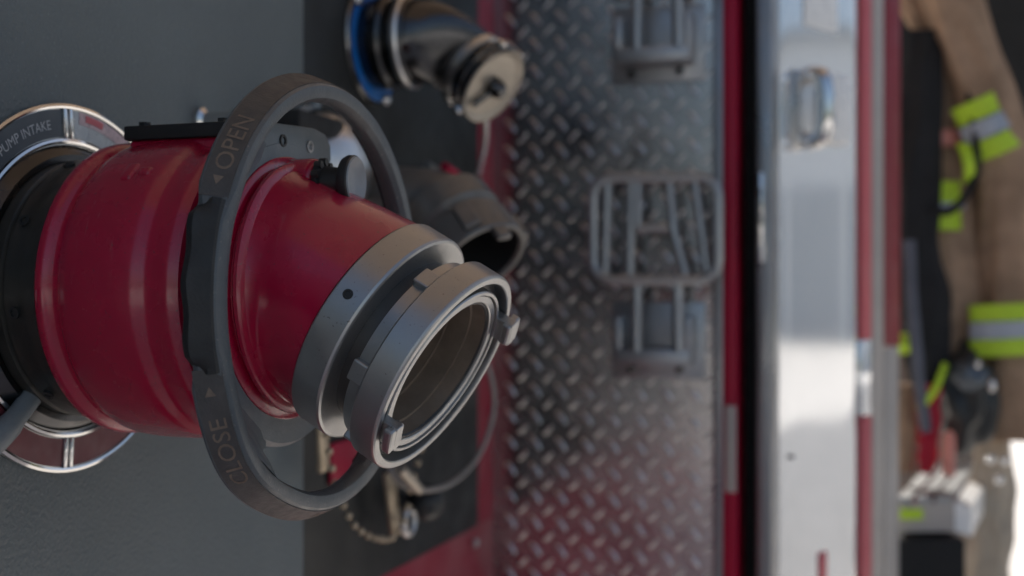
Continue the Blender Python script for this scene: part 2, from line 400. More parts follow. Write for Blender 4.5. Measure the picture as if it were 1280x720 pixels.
mb.build('label_band', M['labelpink'], bz)
mb = MB(); sector(mb, .137, .1425, math.radians(-14), math.radians(-5), XP+.0047, XP+.0051, 8); mb.build('warning_mark', M['redfade'], bz)
mb = MB()
for q in range(4): sector(mb, .1245+q*.0026, .1253+q*.0026, math.radians(-70), math.radians(-7), XP+.0042, XP+.0046, 20)
mb.build('small_print', M['white'], bz)
def arc_text(body, size, r, a_end, x, par, m, name='lettering', xscale=1.):
    vs, fs = text_mesh(body, size, xscale); w = max(v[0] for v in vs)
    mb = MB(); pts = []
    for u, v in vs:
        a = a_end + (w-u)/r; rr = r+v; pts.append(V((x, -rr*math.sin(a), rr*math.cos(a))))
    mb.add(pts, fs); return mb.build(name, m, par, smooth=False)
arc_text('PUMP INTAKE', .0108, .1290, math.radians(13), XP+.0046, bz, M['white'], xscale=.92)
mb = MB(); mb.lathe((XP,0,0), (1,0,0), [(.003,.101),(.010,.103),(.010,.108),(.004,.1145),(.003,.116)], n=128); mb.build('inner_trim', M['chromed'], bz)

# ================================================================== THE VALVE
vt = thing('intake_valve', 'red intake valve with grey handwheel and angled silver coupling, filling the foreground', 'fire hose valve', (XP, 0, 0))
AX = V((1,0,0))
mb = MB(); mb.lathe((0,0,0), AX, [(.022,.098),(.024,.1015),(.040,.1035),(.0415,.1005),(.0445,.1005),(.046,.1035),(.062,.1045),(.066,.1065),(.080,.1065),(.0815,.104),(.0815,.09)], n=128)
adp = mb.build('adapter', M['adapter'], vt)
mb = MB()
for a_ in (25, 62, 100, 140, 180, 220, 300, 340):
    a = math.radians(a_); d = V((0,-math.sin(a), math.cos(a)))
    mb = MB(); mb.lathe(V((.054,0,0))+d*.1035, d, [(0,.0045),(.0028,.0045),(.0028,.0028),(.0012,.0026),(.0012,0)], n=16); mb.build('set_screw', M['knob'], adp)
# long rocker handle of the swivel, low on the near side
for a_ in (218, 308):
    a = math.radians(a_); d = V((0,-math.sin(a), math.cos(a))); tn = V((0, -math.cos(a), -math.sin(a)))
    mb = MB(); rot = Matrix((AX, tn, d)).transposed()
    mb.box(V((.056,0,0))+d*.112, (.024, .030, .016), rot, bevel=.005, seg=3); mb.build('rocker_lug', M['wheeld'], adp)
a = math.radians(143); d = V((0,-math.sin(a), math.cos(a)))
mb = MB(); p0 = V((.060,0,0))+d*.108; p1 = onD(12, 532, .90); p2 = onD(-66, 612, .86)
mb.tube(smoothpath([p1+V((0,.035,.03)), p1, p1.lerp(p2,.5), p2], 6), [.009]*6+[.0105]*6+[.0115]*7, n=16, flat=.8); mb.build('swivel_lever', M['wheelg'], adp)

# body 1
prof = [(.0785,.092),(.0785,.1105),(.0795,.1130),(.0820,.1148),(.0860,.1150),(.0890,.1140),(.0908,.1118),(.0925,.1094),(.0950,.1090),(.0975,.1100),(.1000,.1122),(.1030,.1138),(.108,.1150),(.118,.1160),(.130,.1165),(.150,.1166),(.160,.1158),(.165,.1144),(.169,.1122),(.173,.1114),(.178,.1114),(.183,.1120),(.187,.1122),(.191,.1115),(.196,.1085),(.198,.10),(.198,.085)]
mb = MB(); mb.lathe((0,0,0), AX, prof, n=160); b1 = mb.build('valve_body', M['red'], vt)
mb = MB(); mb.box((.1440, 0, .1015), (.086, .070, .024), bevel=.004, seg=3); mb.build('gearbox_pad', M['red'], vt)
mb = MB(); mb.box((.1480, 0, .1185), (.098, .076, .0110), bevel=.0015); gc = mb.build('gearbox_cover', M['blackgap'], vt)
mb = MB(); 
for (x, y) in ((.11,-.026),(.18,-.026),(.11,.026),(.18,.026)): mb = MB(); mb.lathe((x,y,.1238), (0,0,1), [(0,.005),(.004,.005),(.004,.0)], n=6); mb.build('cover_screw', M['chromed'], gc)
# cast boss mark on the near upper side
a = math.radians(44); d = V((0,-math.sin(a), math.cos(a)))
mb = MB(); tn = V((0,-math.cos(a), -math.sin(a))); rot = Matrix((AX, tn, d)).transposed()
mb.box(V((.137,0,0))+d*.1155, (.010,.018,.006), rot, bevel=.0025, seg=3); mb.box(V((.150,0,0))+d*.1155, (.011,.009,.006), rot, bevel=.0028, seg=3)
mb.build('cast_boss', M['red'], vt)
# hub
mb = MB(); mb.lathe((0,0,0), AX, [(.196,.09),(.196,.100),(.200,.108),(.212,.112),(.219,.112),(.222,.109),(.223,.09)], n=128)
hub = mb.build('hub_casting', M['wheelg'], vt)
# body 2 (elbow)
od = V((math.cos(math.radians(30)), -.035, -math.sin(math.radians(30)))).normalized()
B0 = V((.242, 0, -.0085))
def ring(c, a, r, n=128):
    a, e1, e2 = frame(a, V((0,0,1))); return [c + (e1*math.cos(2*PI*i/n)+e2*math.sin(2*PI*i/n))*r for i in range(n)]
rings = [ring(V((x,0,0)), AX, r) for x, r in ((.2165,.080),(.2165,.0955),(.2175,.0985),(.2195,.0995),(.2235,.0995),(.2245,.0985),(.2256,.0935),(.2266,.0912),(.2280,.0912),(.2295,.0940),(.2310,.0952),(.2335,.0950),(.2350,.0930),(.2362,.0888))]
e_end = V((.287,0,-.0255))
c0 = V((.2366,0,0))
for k in range(1, 11):
    t = k/10; a = AX.lerp(od, min(1, t*1.0)).normalized(); c = c0.lerp(e_end, t); r = lerp(.0872, .0825, t) - .0026*math.sin(PI*t)
    rings.append(ring(c, a, r))
rings.append(ring(e_end+od*.0005, od, .078))
mb = MB(); mb.loft(rings); mb.build('outlet_elbow', M['red'], vt)
# boss with lock knob
mb = MB(); mb.lathe((.214, .0, .0815), AX, [(0,.0165),(.028,.0168),(.0315,.0160),(.0335,.014),(.0338,0)], n=40)
mb.box((.234,.0,.073), (.022,.029,.018), bevel=.003); mb.build('knob_boss', M['red'], vt)
kb = MB(); k0 = V((.2480, -.003, .0800))
kb.lathe(k0, V((1,.06,-.01)), [(0,.0145),(.002,.0155),(.0045,.0155),(.0055,.0115),(.018,.0105),(.021,.0125),(.0220,.0180),(.0250,.0196),(.0290,.0196),(.0300,.0189),(.0300,.0175)], n=48)
kn = kb.build('lock_knob', M['knob'], vt)
mb = MB(); mb.lathe(k0, V((1,.06,-.01)), [(.0297,.0187),(.0310,.0180),(.0300,.0166),(.0262,.012),(.0248,.006),(.0246,0)], n=48); mb.build('knob_end', M['knobface'], kn)
mb = MB()
kd = V((1,.06,-.01)); _, ke1, ke2 = frame(kd)
for i in range(10):
    t = 2*PI*i/10; q = k0 + kd.normalized()*.0028 + (ke1*math.cos(t)+ke2*math.sin(t))*.0148
    mb.lathe(q - kd.normalized()*.002, kd, [(0,0),(0,.003),(.0055,.003),(.0055,0)], n=10)
mb.build('serration', M['knob'], kn)
# bracket with two holes behind the knob
mb = MB(); mb.prism([(-.050,.090),(-.050,.118),(-.046,.122),(.040,.127),(.058,.1245),(.067,.116),(.068,.104),(.060,.095),(.04,.088)], (.212,0,0), V((0,1,0)), V((0,0,1)), V((.010,0,0)), bevel=.002)
br = mb.build('hub_bracket', M['wheelg'], vt)
for y in (-.012, .030):
    mb = MB(); mb.lathe((.2215, y, .111), AX, [(.0006,.0048),(.0018,.0048),(.0018,.0030),(.0003,.0026),(.0003,0)], n=20); o = mb.build('bolt', M['knob'] if y < 0 else M['satin'], br)

# silver collar, groove, coupling
E0 = B0 + od*0  # reference on the outlet axis
cc = e_end
mb = MB(); mb.lathe(cc, od, [(.0005,.078),(.0005,.0825),(.0015,.0845),(.0025,.0850),(.0245,.0850),(.0262,.0842),(.0270,.0825),(.0270,.062)], n=160)
collar = mb.build('outlet_collar', M['alu'], vt)
_, o1, o2 = frame(od)     # o1 up-ish in the ring plane, o2 sideways
def rdir(a): return o1*math.cos(a) + o2*math.sin(a)
# which sign of o2 is the camera side
sgn = -1 if o2.y > 0 else 1
def near(a): return rdir(sgn*a)    # positive angle toward the camera side
# grub hole in the collar
gp = cc + od*.0125 + near(math.radians(68))*.0849
mb = MB(); mb.lathe(gp, near(math.radians(68)), [(0,.0038),(.0009,.0036),(.0009,.0024),(.0002,.0022),(.0002,0)], n=20); mb.build('grub_screw', M['knob'], collar)
cp = MB()
mb = MB(); mb.lathe(cc, od, [(.020,.066),(.040,.066)], n=96); mb.build('swivel_neck', M['alud'], vt)
cf = cc + od*.0385
MB.RS = .975
mb = MB(); mb.lathe(cf, od, [(0,.060),(0,.0735),(.0008,.0752),(.012,.0762),(.0125,.07)], n=160); mid = mb.build('coupling_tail', M['alu'], vt)
for a_ in (36, 98, 160, -55, -120):
    a = math.radians(a_); d = near(a); tn = d.cross(od)
    rot = Matrix((od, tn, d)).transposed(); mb = MB()
    mb.box(cf + od*.0065 + d*.0745, (.0135, .016, .0085), rot, bevel=.0014); mb.build('grip_lug', M['alu'], mid)
fr0 = .0120; fr1 = .0355
mb = MB(); mb.lathe(cf, od, [(fr0,.060),(fr0,.0812),(fr0+.0012,.0832),(fr0+.0020,.0838),(fr1-.0024,.0838),(fr1-.0010,.0832),(fr1,.0820),(fr1,.0776),(fr1-.0008,.0768),(fr1-.011,.0764)], n=200)
cr = mb.build('coupling_ring', M['alu'], vt)
mb = MB(); mb.lathe(cf, od, [(fr1-.011,.0766),(fr1-.0112,.0690)], n=160); mb.build('coupling_channel', M['alud'], vt)
mb = MB(); mb.lathe(cf, od, [(fr1-.0112,.0695),(fr1-.0030,.0694),(fr1-.0020,.0686),(fr1-.0020,.0664),(fr1-.0052,.0660),(fr1-.0052,.0650)], n=200); seat = mb.build('seal_seat', M['alu'], vt)
mb = MB(); mb.lathe(cf, od, [(fr1-.0052,.0652),(fr1-.0034,.0648),(fr1-.0034,.0600),(fr1-.0042,.0592),(fr1-.0060,.0590)], n=200); mb.build('inner_lip', M['alu'], seat)
mb = MB(); mb.lathe(cf, od, [(fr1-.0056,.0592),(fr1-.0046,.0586),(fr1-.0046,.0574),(fr1-.0062,.0566)], n=160); mb.build('rubber_gasket', M['knob'], seat)
mb = MB(); mb.lathe(cf, od, [(fr1-.0060,.0572),(fr1-.018,.0566),(fr1-.0185,.0545),(.000,.0540),(-.0005,.0520),(-.03,.0515),(-.045,.048),(-.05,.0)], n=160); mb.build('bore', M['bore'], vt)
# ball seen deep in the bore
mb = MB(); mb.lathe(cf - od*.052, od, [(.012*math.cos(t), .05*math.sin(t)) for t in [PI/2*k/12 for k in range(13)]], n=64); mb.build('valve_ball', M['alud'], vt)
# hooks
for a_ in (-57, 125):
    a = math.radians(a_); d = near(a); tn = d.cross(od); mb = MB()
    prof2 = []
    # stem rising from the ring face then a hook turned inward
    base = cf + od*(fr1-.0110)
    pts = [(-.0115,.0605-.066),( .0115,.0605-.066),( .0115,.0745-.066),(-.0115,.0745-.066)]
    segn = 6
    def arcblock(r0, r1, z0, z1, half, bevel=.0014):
        bm = bmesh.new(); vsl = []
        for k in range(segn+1):
            aa = a + lerp(-half, half, k/segn); dk = near(aa)
            vsl.append([bm.verts.new(base + dk*r0*MB.RS + od*z0), bm.verts.new(base + dk*r1*MB.RS + od*z0), bm.verts.new(base + dk*r1*MB.RS + od*z1), bm.verts.new(base + dk*r0*MB.RS + od*z1)])
        for k in range(segn):
            for q in range(4): bm.faces.new((vsl[k][q], vsl[k][(q+1)%4], vsl[k+1][(q+1)%4], vsl[k+1][q]))
        bm.faces.new(vsl[0][::-1]); bm.faces.new(vsl[-1])
        bmesh.ops.recalc_face_normals(bm, faces=bm.faces)
        sharp = [e for e in bm.edges if len(e.link_faces) == 2 and e.calc_face_angle(0) > .6]
        bmesh.ops.bevel(bm, geom=sharp, offset=bevel, segments=2, affect='EDGES', profile=.5)
        mb.bm(bm)
    arcblock(.0680, .0760, .0, .0225, math.radians(9.0), .0010)
    arcblock(.0655, .0815, .0145, .0222, math.radians(8.6), .0020)
    mb.build('hook_lug', M['alu'], cr)
    # dark slot beside the hook
    mb2 = MB(); 
    rs = []
    for k in range(13):
        aa = a + lerp(math.radians(12), math.radians(40), k/12); dk = near(aa)
        rs.append([base + dk*.0625 + od*.0104, base + dk*.0695 + od*.0104, base + dk*.0695+od*.0108, base+dk*.0625+od*.0108])
    mb2.loft(rs, caps=True)

MB.RS = 1.
# ---------------- handwheel
XW = .2530; RW = .1545; WZ = -.0065
def sect(a):
    """cross section (dr, dx) at wheel angle a; label faces around the top and bottom"""
    ad = math.degrees(a) % 360
    def near_(c0, h, s=9.):
        d = abs((ad-c0+180) % 360-180); return max(0., min(1., (h-d)/s+.5))
    w = max(near_(23, 45), near_(153, 47))
    grip = [(.004,-.0125),(.0075,-.0095),(.0092,-.004),(.0088,.0015),(.0055,.0062),(0,.0082),(-.0062,.0070),(-.0092,.0030),(-.0095,-.002),(-.0075,-.0078),(-.004,-.0115)]
    lab  = [(.0095,-.0148),(.0118,-.0138),(.0122,-.0122),(.0036,.0072),(.0022,.0086),(-.0015,.0092),(-.0065,.0076),(-.0092,.0032),(-.0092,-.003),(-.0065,-.0085),(.0035,-.0142)]
    pts = [(lerp(g[0], l[0], w), lerp(g[1], l[1], w)) for g, l in zip(grip, lab)]
    kn = (1-w)*.0028*max(0, math.sin(ad*PI/180*18))
    return pts, kn
NW = 360; rings = []
def bulge(deg): return .0055*math.exp(-((deg%360-133)/17)**2)
for i in range(NW):
    a = 2*PI*i/NW; d = V((0,-math.sin(a), math.cos(a))); pts, kn = sect(a)
    rings.append([V((XW,0,WZ)) + d*(RW+pr+bulge(i)) + AX*px for k, (pr, px) in enumerate(pts)])
rings.append(rings[0])
mb = MB(); mb.loft(rings)
me_obj = mb.build('handwheel', M['wheel'], vt)
wheel = me_obj
# label faces: thin brownish plate laid on the slanted face
def wpt(a, s, lift=0.):
    """s 0..1 across the slanted label face from its back to its front edge"""
    d = V((0,-math.sin(a), math.cos(a))); pr = lerp(.0120, .0040, s); px = lerp(-.0117, .0063, s)
    nn = (d*.0180 + AX*.0080).normalized()      # face normal
    return V((XW,0,WZ)) + d*(RW+pr+bulge(math.degrees(a))) + AX*px + nn*lift
for c0, h in ((23,43.5), (152,46)):
    mb = MB(); rs = []
    for k in range(73):
        a = math.radians(c0-h+2*h*k/72); rs.append([wpt(a,.02,-.0003), wpt(a,.02,.0007), wpt(a,.5,.0008), wpt(a,.98,.0007), wpt(a,.98,-.0003)])
    mb.loft(rs, caps=True); mb.build('label_face', M['labelg'], wheel)
def wheel_text(body, a_start, size, name='lettering'):
    """reads clockwise as seen from outside; a decreases along the text"""
    vs, fs = text_mesh(body, size, 1.16); mb = MB(); pts = []
    for u, v in vs:
        a = a_start - u/(RW+.008); s = .80 - v/.0197; pts.append(wpt(a, s, .0011))
    mb.add(pts, fs); mb.build(name, M['letter'], wheel, smooth=False)
def wheel_tri(a0, a1):
    mb = MB(); mb.add([wpt(a0, .48, .0011), wpt(a1, .66, .0011), wpt(a1, .30, .0011)], [(0,1,2)]); mb.build('arrow', M['letter'], wheel, smooth=False)
for c0, h in ((23,40.5), (153,42)):
    e = math.radians(c0+h) if c0 < 90 else math.radians(c0+h); wheel_tri(e, e-.040); wheel_text('OPEN', e-.066, .0168)
    e = math.radians(c0-h-1); wheel_tri(e, e+.040); wheel_text('CLOSE', e+.062+.415, .0162)
# scalloped rubber back edge of the near grip and of the far one
for c0 in (90, 270):
    mb = MB(); rs = []; hh_ = 20 if c0 == 90 else 62
    for k in range(97):
        ad = c0-hh_+2*hh_*k/96 - (3 if c0 == 90 else 0); tp_ = min(1, min(k, 96-k)/10); a = math.radians(ad); d = V((0,-math.sin(a), math.cos(a)))
        s = .0030*(.5+.5*math.sin(math.radians(ad*26)))*(1 if 0 < k < 96 else .2)
        s2 = (s + .0030)*tp_ - .003*(1-tp_)
        b0 = V((XW,0,WZ)) + d*RW
        rs.append([b0 + d*(.0030) - AX*.0160, b0 + d*(.0070+s2) - AX*.0150, b0 + d*(.0105+s2) - AX*.0085, b0 + d*.0108 - AX*.001, b0 + d*.0085 + AX*.0042, b0 + d*.0045 + AX*.0055, b0 - d*.005 - AX*.0075, b0 - d*.003 - AX*.0140])
    mb.loft(rs, caps=True); mb.build('rubber_grip', M['wheeld'], wheel)
# spokes
def spoke(a_, wid=.030, wid2=.058):
    a = math.radians(a_); d = V((0,-math.sin(a), math.cos(a))); tn = V((0,-math.cos(a), -math.sin(a)))
    secs = []
    for r, w, x in ((.095,wid2*.62,.214),(.112,wid2*.60,.219),(.124,wid*.62,.228),(.136,wid*.56,.240),(.148,wid*.66,.250)):
        c = V((x,0,WZ*.8)) + d*r; th = .0055
        secs.append([c - tn*w - AX*th, c + tn*w - AX*th, c + tn*w + AX*th*.7, c + tn*w*.6 + AX*th, c - tn*w*.6 + AX*th, c - tn*w + AX*th*.7])
    mb = MB(); mb.loft(secs, caps=True); mb.build('spoke', M['wheelg'], wheel)
for a_ in (36, 144): spoke(a_)
mb = MB(); mb.lathe((0,0,-.004), AX, [(.205,.100),(.205,.113),(.210,.1165),(.218,.1165),(.2225,.1135),(.2225,.0985)], n=128); mb.build('hub_rim', M['wheelg'], wheel)

# ================================================================== CAPPED BLUE OUTLET (top)
oa = onX(465, 56, XP); oa = V((XP, oa.y, oa.z))
ot = thing('capped_outlet', 'dark chrome elbow outlet with worn tan cap above the handwheel', 'hose outlet', tuple(oa))
bl = thing('blue_label_ring', 'blue and chrome label ring behind the capped chrome elbow outlet', 'label ring', tuple(oa))
mb = MB(); mb.lathe(oa, AX, [(.0003,.050),(.004,.050),(.004,.0745),(.003,.075),(.0003,.075)], n=96); mb.build('backing', M['satin'], bl)
mb = MB(); mb.lathe(oa, AX, [(.004,.054),(.0052,.054),(.0052,.0715),(.004,.0715)], n=96); mb.build('label_face', M['blue'], bl)
mb = MB(); mb.lathe(oa, AX, [(.004,.0715),(.0065,.072),(.0065,.0742),(.004,.0755)], n=96); mb.build('outer_rim', M['chromed'], bl)
mb = MB()
for a_ in (40, 52, 200):
    mb = MB(); a = math.radians(a_); mb.lathe(oa + V((.005,-math.sin(a)*.071, math.cos(a)*.071)), AX, [(0,.008),(.004,.008),(.008,.005),(.009,0)], n=14); mb.build('rim_screw', M['chrome'], bl)
mb = MB(); mb.lathe(oa, AX, [(.004,.055),(.012,.0575),(.030,.0575),(.034,.053),(.046,.053),(.050,.057),(.056,.0575),(.060,.054),(.064,.050)], n=80); mb.build('swivel_collar', M['chromed'], ot)
mb = MB(); mb.lathe(oa, AX, [(.0475,.0555),(.050,.0585),(.055,.0590),(.0585,.0560)], n=80); mb.build('collar_band', M['satin'], ot)
od2 = V((.78,-.20,-.56)).normalized(); capc = onX(617, 108, .165)
rr = []; st = oa + V((.062,0,0)); en = capc - od2*.036
for k in range(13):
    t = k/12; a = AX.lerp(od2, t).normalized()
    c = (1-t)**2*st + 2*t*(1-t)*(st+V((.04,0,0))) + t*t*en
    rr.append(ring(c, a, lerp(.0515,.047,t), 64))
mb = MB(); mb.loft(rr, caps=True); mb.build('elbow', M['chromed'], ot)
mb = MB(); mb.lathe(en, od2, [(-.008,.047),(-.006,.052),(.008,.0525),(.010,.048),(.016,.047)], n=64); mb.build('thread_collar', M['satin'], ot)
ct = thing('outlet_cap', 'worn tan round cap with centre nut, screwed on the dark chrome elbow', 'outlet cap', tuple(capc))
mb = MB(); mb.lathe(capc, od2, [(-.024,.045),(-.024,.051),(-.020,.0535),(-.012,.0535),(-.010,.051),(-.004,.051),(-.002,.0535),(.0,.0535),(.0015,.051)], n=64); mb.build('cap_skirt', M['chromed'], ct)
mb = MB(); mb.lathe(capc, od2, [(.0012,.0515),(.0005,.046),(-.002,.043),(-.002,.0)], n=64); mb.build('cap_face', M['capface'], ct)
mb = MB(); mb.lathe(capc, od2, [(-.002,.013),(.008,.012),(.016,.009),(.018,.007),(.018,0)], n=20); _, q1, q2 = frame(od2)
mb.tube([capc+od2*.004, capc+od2*.003-q1*.030+q2*.024], .0035, n=10); mb.build('centre_nut', M['chromed'], ct)
for a_ in (-35, 15, 145, 215):
    a = math.radians(a_); d = q1*math.cos(a)+q2*math.sin(a)
    mb = MB(); mb.box(capc - od2*.011 + d*.052, (.014,.012,.014), Matrix((od2, d.cross(od2), d)).transposed(), bevel=.004); mb.build('cap_lug', M['chrome'], ct)

ch = MB(); beads(ch, smoothpath([onX(607,146,.14), onX(606,180,.06), onX(600,210,.03), onX(596,232,.03)], 10), .0155, .0050)
tag(ch.build('bead_chain', M['satin']), 'short bead chain hanging beneath the worn tan outlet cap', 'bead chain')

# ================================================================== MIDDLE CHROME OUTLET (behind the lock knob)
mc = onX(440, 212, .085); ma = V((XP, mc.y, mc.z))
mt = thing('chrome_outlet', 'domed satin chrome outlet cap behind the black lock knob', 'hose outlet', tuple(ma))
mb = MB(); mb.lathe(ma, AX, [(.0,.073),(.020,.073),(.024,.068),(.03,.068)], n=80); mb.build('collar', M['wheelg'], mt)
dome = [(.030+.050*math.sin(t), .065*math.cos(t)) for t in [PI/2*k/12 for k in range(13)]]
mb = MB(); mb.lathe(ma, AX, [(.026,.064)]+dome, n=80); mb.build('dome_cap', M['satin'], mt)
mb = MB(); mb.tube([ma+V((.02,.0,.068)), ma+V((.02,0,.100))], .006, n=12); mb.build('pull_post', M['wheelg'], mt)
ll = onX(388, 157, .07)
mb = MB(); mb.box((.06, ll.y, ll.z), (.05, .10, .022), bevel=.004); tag(mb.build('name_plate', M['blackgap']), 'black bar bracket behind the top of the handwheel', 'bracket')
bp_ = onX(283, 150, .05)
mb = MB(); mb.lathe((XP, bp_.y, bp_.z), AX, [(0,.013),(.006,.013),(.009,.008),(.035,.008),(.038,.011),(.045,.011),(.047,.008),(.047,0)], n=28); mb.build('drain_knob', M['chrome'], eng)

# ================================================================== GREY OPEN COUPLING (right of the wheel)
g3 = V((.58,-.30,-.66)).normalized()
gc3 = onD(600, 322, 1.34)
g0 = gc3 - g3*.080
pa = V((XP, g0.y+.015, g0.z+.012))
gt = thing('open_outlet', 'weathered grey elbow outlet with open black mouth right of the handwheel', 'hose outlet', tuple(pa))
rr = []
for k in range(13):
    t = k/12; a = AX.lerp(g3, t).normalized(); c = (1-t)**2*pa + 2*t*(1-t)*V((g0.x-.02, g0.y, g0.z+.014)) + t*t*g0
    rr.append(ring(c, a, lerp(.040,.043,t), 64))
mb = MB(); mb.loft(rr); mb.build('elbow', M['storz'], gt)
mb = MB(); mb.lathe(g0, g3, [(-.004,.046),(-.002,.053),(.028,.054),(.031,.0515),(.034,.049),(.040,.049)], n=80); mb.build('swivel_collar', M['storz'], gt)
mb = MB(); mb.lathe(g0, g3, [(.042,.047),(.042,.0545),(.046,.056),(.083,.056),(.0855,.0545),(.0855,.0505),(.082,.0480),(.060,.0470),(.0,.045)], n=80); fr3 = mb.build('coupling_ring', M['storz'], gt)
mb = MB(); mb.lathe(g0, g3, [(.081,.0478),(.060,.0462),(.02,.044),(.02,.0)], n=64); mb.build('bore', M['blackgap'], gt)
_, h1, h2 = frame(g3)
for a_ in (-60, 40, 120, 200):
    a = math.radians(a_); d = h1*math.cos(a)+h2*math.sin(a)
    mb = MB(); mb.box(g0+g3*.062+d*.0585, (.034,.020,.010), Matrix((g3, d.cross(g3), d)).transposed(), bevel=.003); mb.build('grip_lug', M['storz'], fr3)
for a_ in (10, 190):
    a = math.radians(a_); d = h1*math.cos(a)+h2*math.sin(a)
    mb = MB(); mb.box(g0+g3*.090+d*.050, (.022,.018,.009), Matrix((g3, d.cross(g3), d)).transposed(), bevel=.003); mb.build('hook_lug', M['storz'], fr3)
tp_ = onX(545, 213, .08)
mb = MB(); mb.tube([onX(532,207,.07), onX(553,222,.07)], .0075, n=12); lv = mb.build('latch_bar', M['storz'], gt)
mb = MB(); mb.tube([onX(556,208,.08), onX(569,217,.08)], .006, n=12); mb.build('latch_tab', M['redbody'], lv)

# ================================================================== SMALL HARDWARE UNDER THE COUPLING
def pull(px0, py0, px1, py1, X, w, label, m=M['brass']):
    a = onX(px0, py0, X); b = onX(px1, py1, X); c = (a+b)/2; L_ = (b-a).length
    d = (b-a).normalized(); s = V((0,1,0)) if True else None
    e = V((1,0,0)); sd = d.cross(e).normalized()
    mb = MB(); mb.box(c, (w*.35, w, L_), Matrix((sd.cross(d), sd, d)).transposed(), bevel=w*.12); o = mb.build('drain_lever', m)
    return tag(o, label, 'drain lever', 'brass drain levers under the coupling')
pull(402, 520, 404, 590, .05, .021, 'brass drain lever beside the lower handwheel rim, partly behind the collar')
pull(486, 588, 494, 668, .05, .024, 'brass drain lever hanging straight below the coupling mouth')
mb = MB(); rpos = onX(511, 652, .05); mb.tube([rpos + V((0, .016*math.cos(t), .016*math.sin(t))) for t in [2*PI*k/24 for k in range(24)]], .0048, n=10, closed=True)
tag(mb.build('pull_ring', M['satin']), 'small grey metal ring at the foot of the hanging brass lever', 'ring')
kb_ = onX(533, 628, .06)
mb = MB(); mb.lathe(kb_, V((1,0,0)), [(.024*math.sin(t), .024*math.cos(t)) for t in [PI*(k/14-.5) for k in range(15)]], n=28); mb.lathe(V((XP,kb_.y,kb_.z)), AX, [(0,.012),(.03,.007),(.045,.007)], n=16)
mb.build('pull_knob', M['knob'], eng)
rb = onX(432, 575, XP+.002)
mb = MB(); mb.box((XP+.003, rb.y, rb.z), (.006, .085, .050), bevel=.003); tag(mb.build('red_tag', M['redbody']), 'small red label plate on black panel behind the lower collar', 'label plate')
chp = smoothpath([onX(404,522,.075), onX(410,556,.075), onX(418,600,.075), onX(430,634,.07), onX(446,660,.07), onX(470,673,.07), onX(492,671,.065), onX(507,645,.065), onX(513,610,.065), onX(523,575,.065), onX(530,545,.065)], 12)
mb = MB(); beads(mb, chp, .0200, .0044)
tag(mb.build('bead_chain', M['brass']), 'long bead chain drooping in a loop below the silver coupling', 'bead chain')
cb = smoothpath([onX(560,420,.08), onX(600,440,.10), onX(615,478,.11), onX(616,520,.11), onX(598,570,.10), onX(566,603,.09), onX(532,613,.08), onX(505,607,.07), onX(488,588,.06), onX(478,560,.05)], 10)
cbt = thing('wire_cable', 'thin pale wire cable looping below and right of the coupling mouth', 'cable', tuple(cb[40]))
mb = MB(); mb.tube(cb, .0034, n=10); mb.build('cable', M['wire'], cbt)
mb = MB(); mb.tube([onX(500,586,.085), onX(524,612,.085)], .0065, n=14); mb.build('ferrule', M['capface'], cbt)

# ================================================================== COAT AND GEAR ON THE RIGHT
DZ = 2.42
def cloth_tube(pts, rad, flat, folds=.006, n=36, seed=0):
    pts = smoothpath(pts, 8); rings = []; m = len(pts)
    for k, p in enumerate(pts):
        t = k/(m-1); a = pts[max(k-1,0)]; b = pts[min(k+1,m-1)]; ax = (b-a).normalized()
        w = ax.cross(Fv).normalized(); f = Fv - ax*Fv.dot(ax); f.normalize()
        i = t*(len(rad)-1); i0 = min(int(i), len(rad)-2); r = lerp(rad[i0], rad[i0+1], i-i0)
        rg = []
        for q in range(n):
            th = 2*PI*q/n; d = w*math.cos(th) + f*flat*math.sin(th)
            nz = mnoise.noise(V((math.cos(th)*2.2+seed, math.sin(th)*2.2, t*7)))*folds*2 + math.sin(th*5+t*9+seed)*folds*.5
            rg.append(p + d*(r+nz))
        rings.append(rg)
    return rings
coat = thing('turnout_coat', 'tan firefighter turnout coat with lime and silver bands hanging beyond the white door', 'coat', tuple(onD(1205, 300, DZ)))
pp = lambda x, y, d=0: onD(x, y, DZ+d)
sl = cloth_tube([pp(1168,-60), pp(1195,10), pp(1215,70), pp(1243,150), pp(1262,240,.02), pp(1270,330,.03), pp(1276,410,.03), pp(1282,480,.03), pp(1284,548,.03)], [.062,.058,.056,.056,.068,.078,.082,.084,.078], .7, .005)
mb = MB(); mb.loft(sl, caps=True); sleeve = mb.build('sleeve', M['tan'], coat)
def band(cx, cy, ang, w, h, name, m, dist, par, th=.012, bend=.02):
    """short curved strip of trim wrapped over the near side of the cloth"""
    c = pp(cx, cy, dist); k = DZ/FP; u = Rv*math.cos(math.radians(ang)) - V((0,0,1))*math.sin(math.radians(ang)); v = u.cross(Fv).normalized()
    rs = []
    for i in range(13):
        s = -1+2*i/12; p = c + u*(s*w*k/2) + Fv*(bend*s*s); hh = h*k/2
        rs.append([p - v*hh, p + v*hh, p + v*hh + Fv*th, p - v*hh + Fv*th])
    mb = MB(); mb.loft(rs, caps=True); return mb.build(name, m, par)
for dyy, m in ((-24,'lime'),(0,'silver'),(24,'lime')):
    ox = dyy*.36
    band(1243+ox, 155+dyy, -24, 68, 24 if m == 'lime' else 22, 'trim_band', M[m], -.048-(.003 if m=='silver' else 0), sleeve, bend=.03)
for dyy, m in ((-22,'lime'),(0,'silver'),(22,'lime')):
    band(1272, 412+dyy, -3, 100, 21, 'trim_band', M[m], -.04-(.003 if m=='silver' else 0), sleeve, bend=.03)
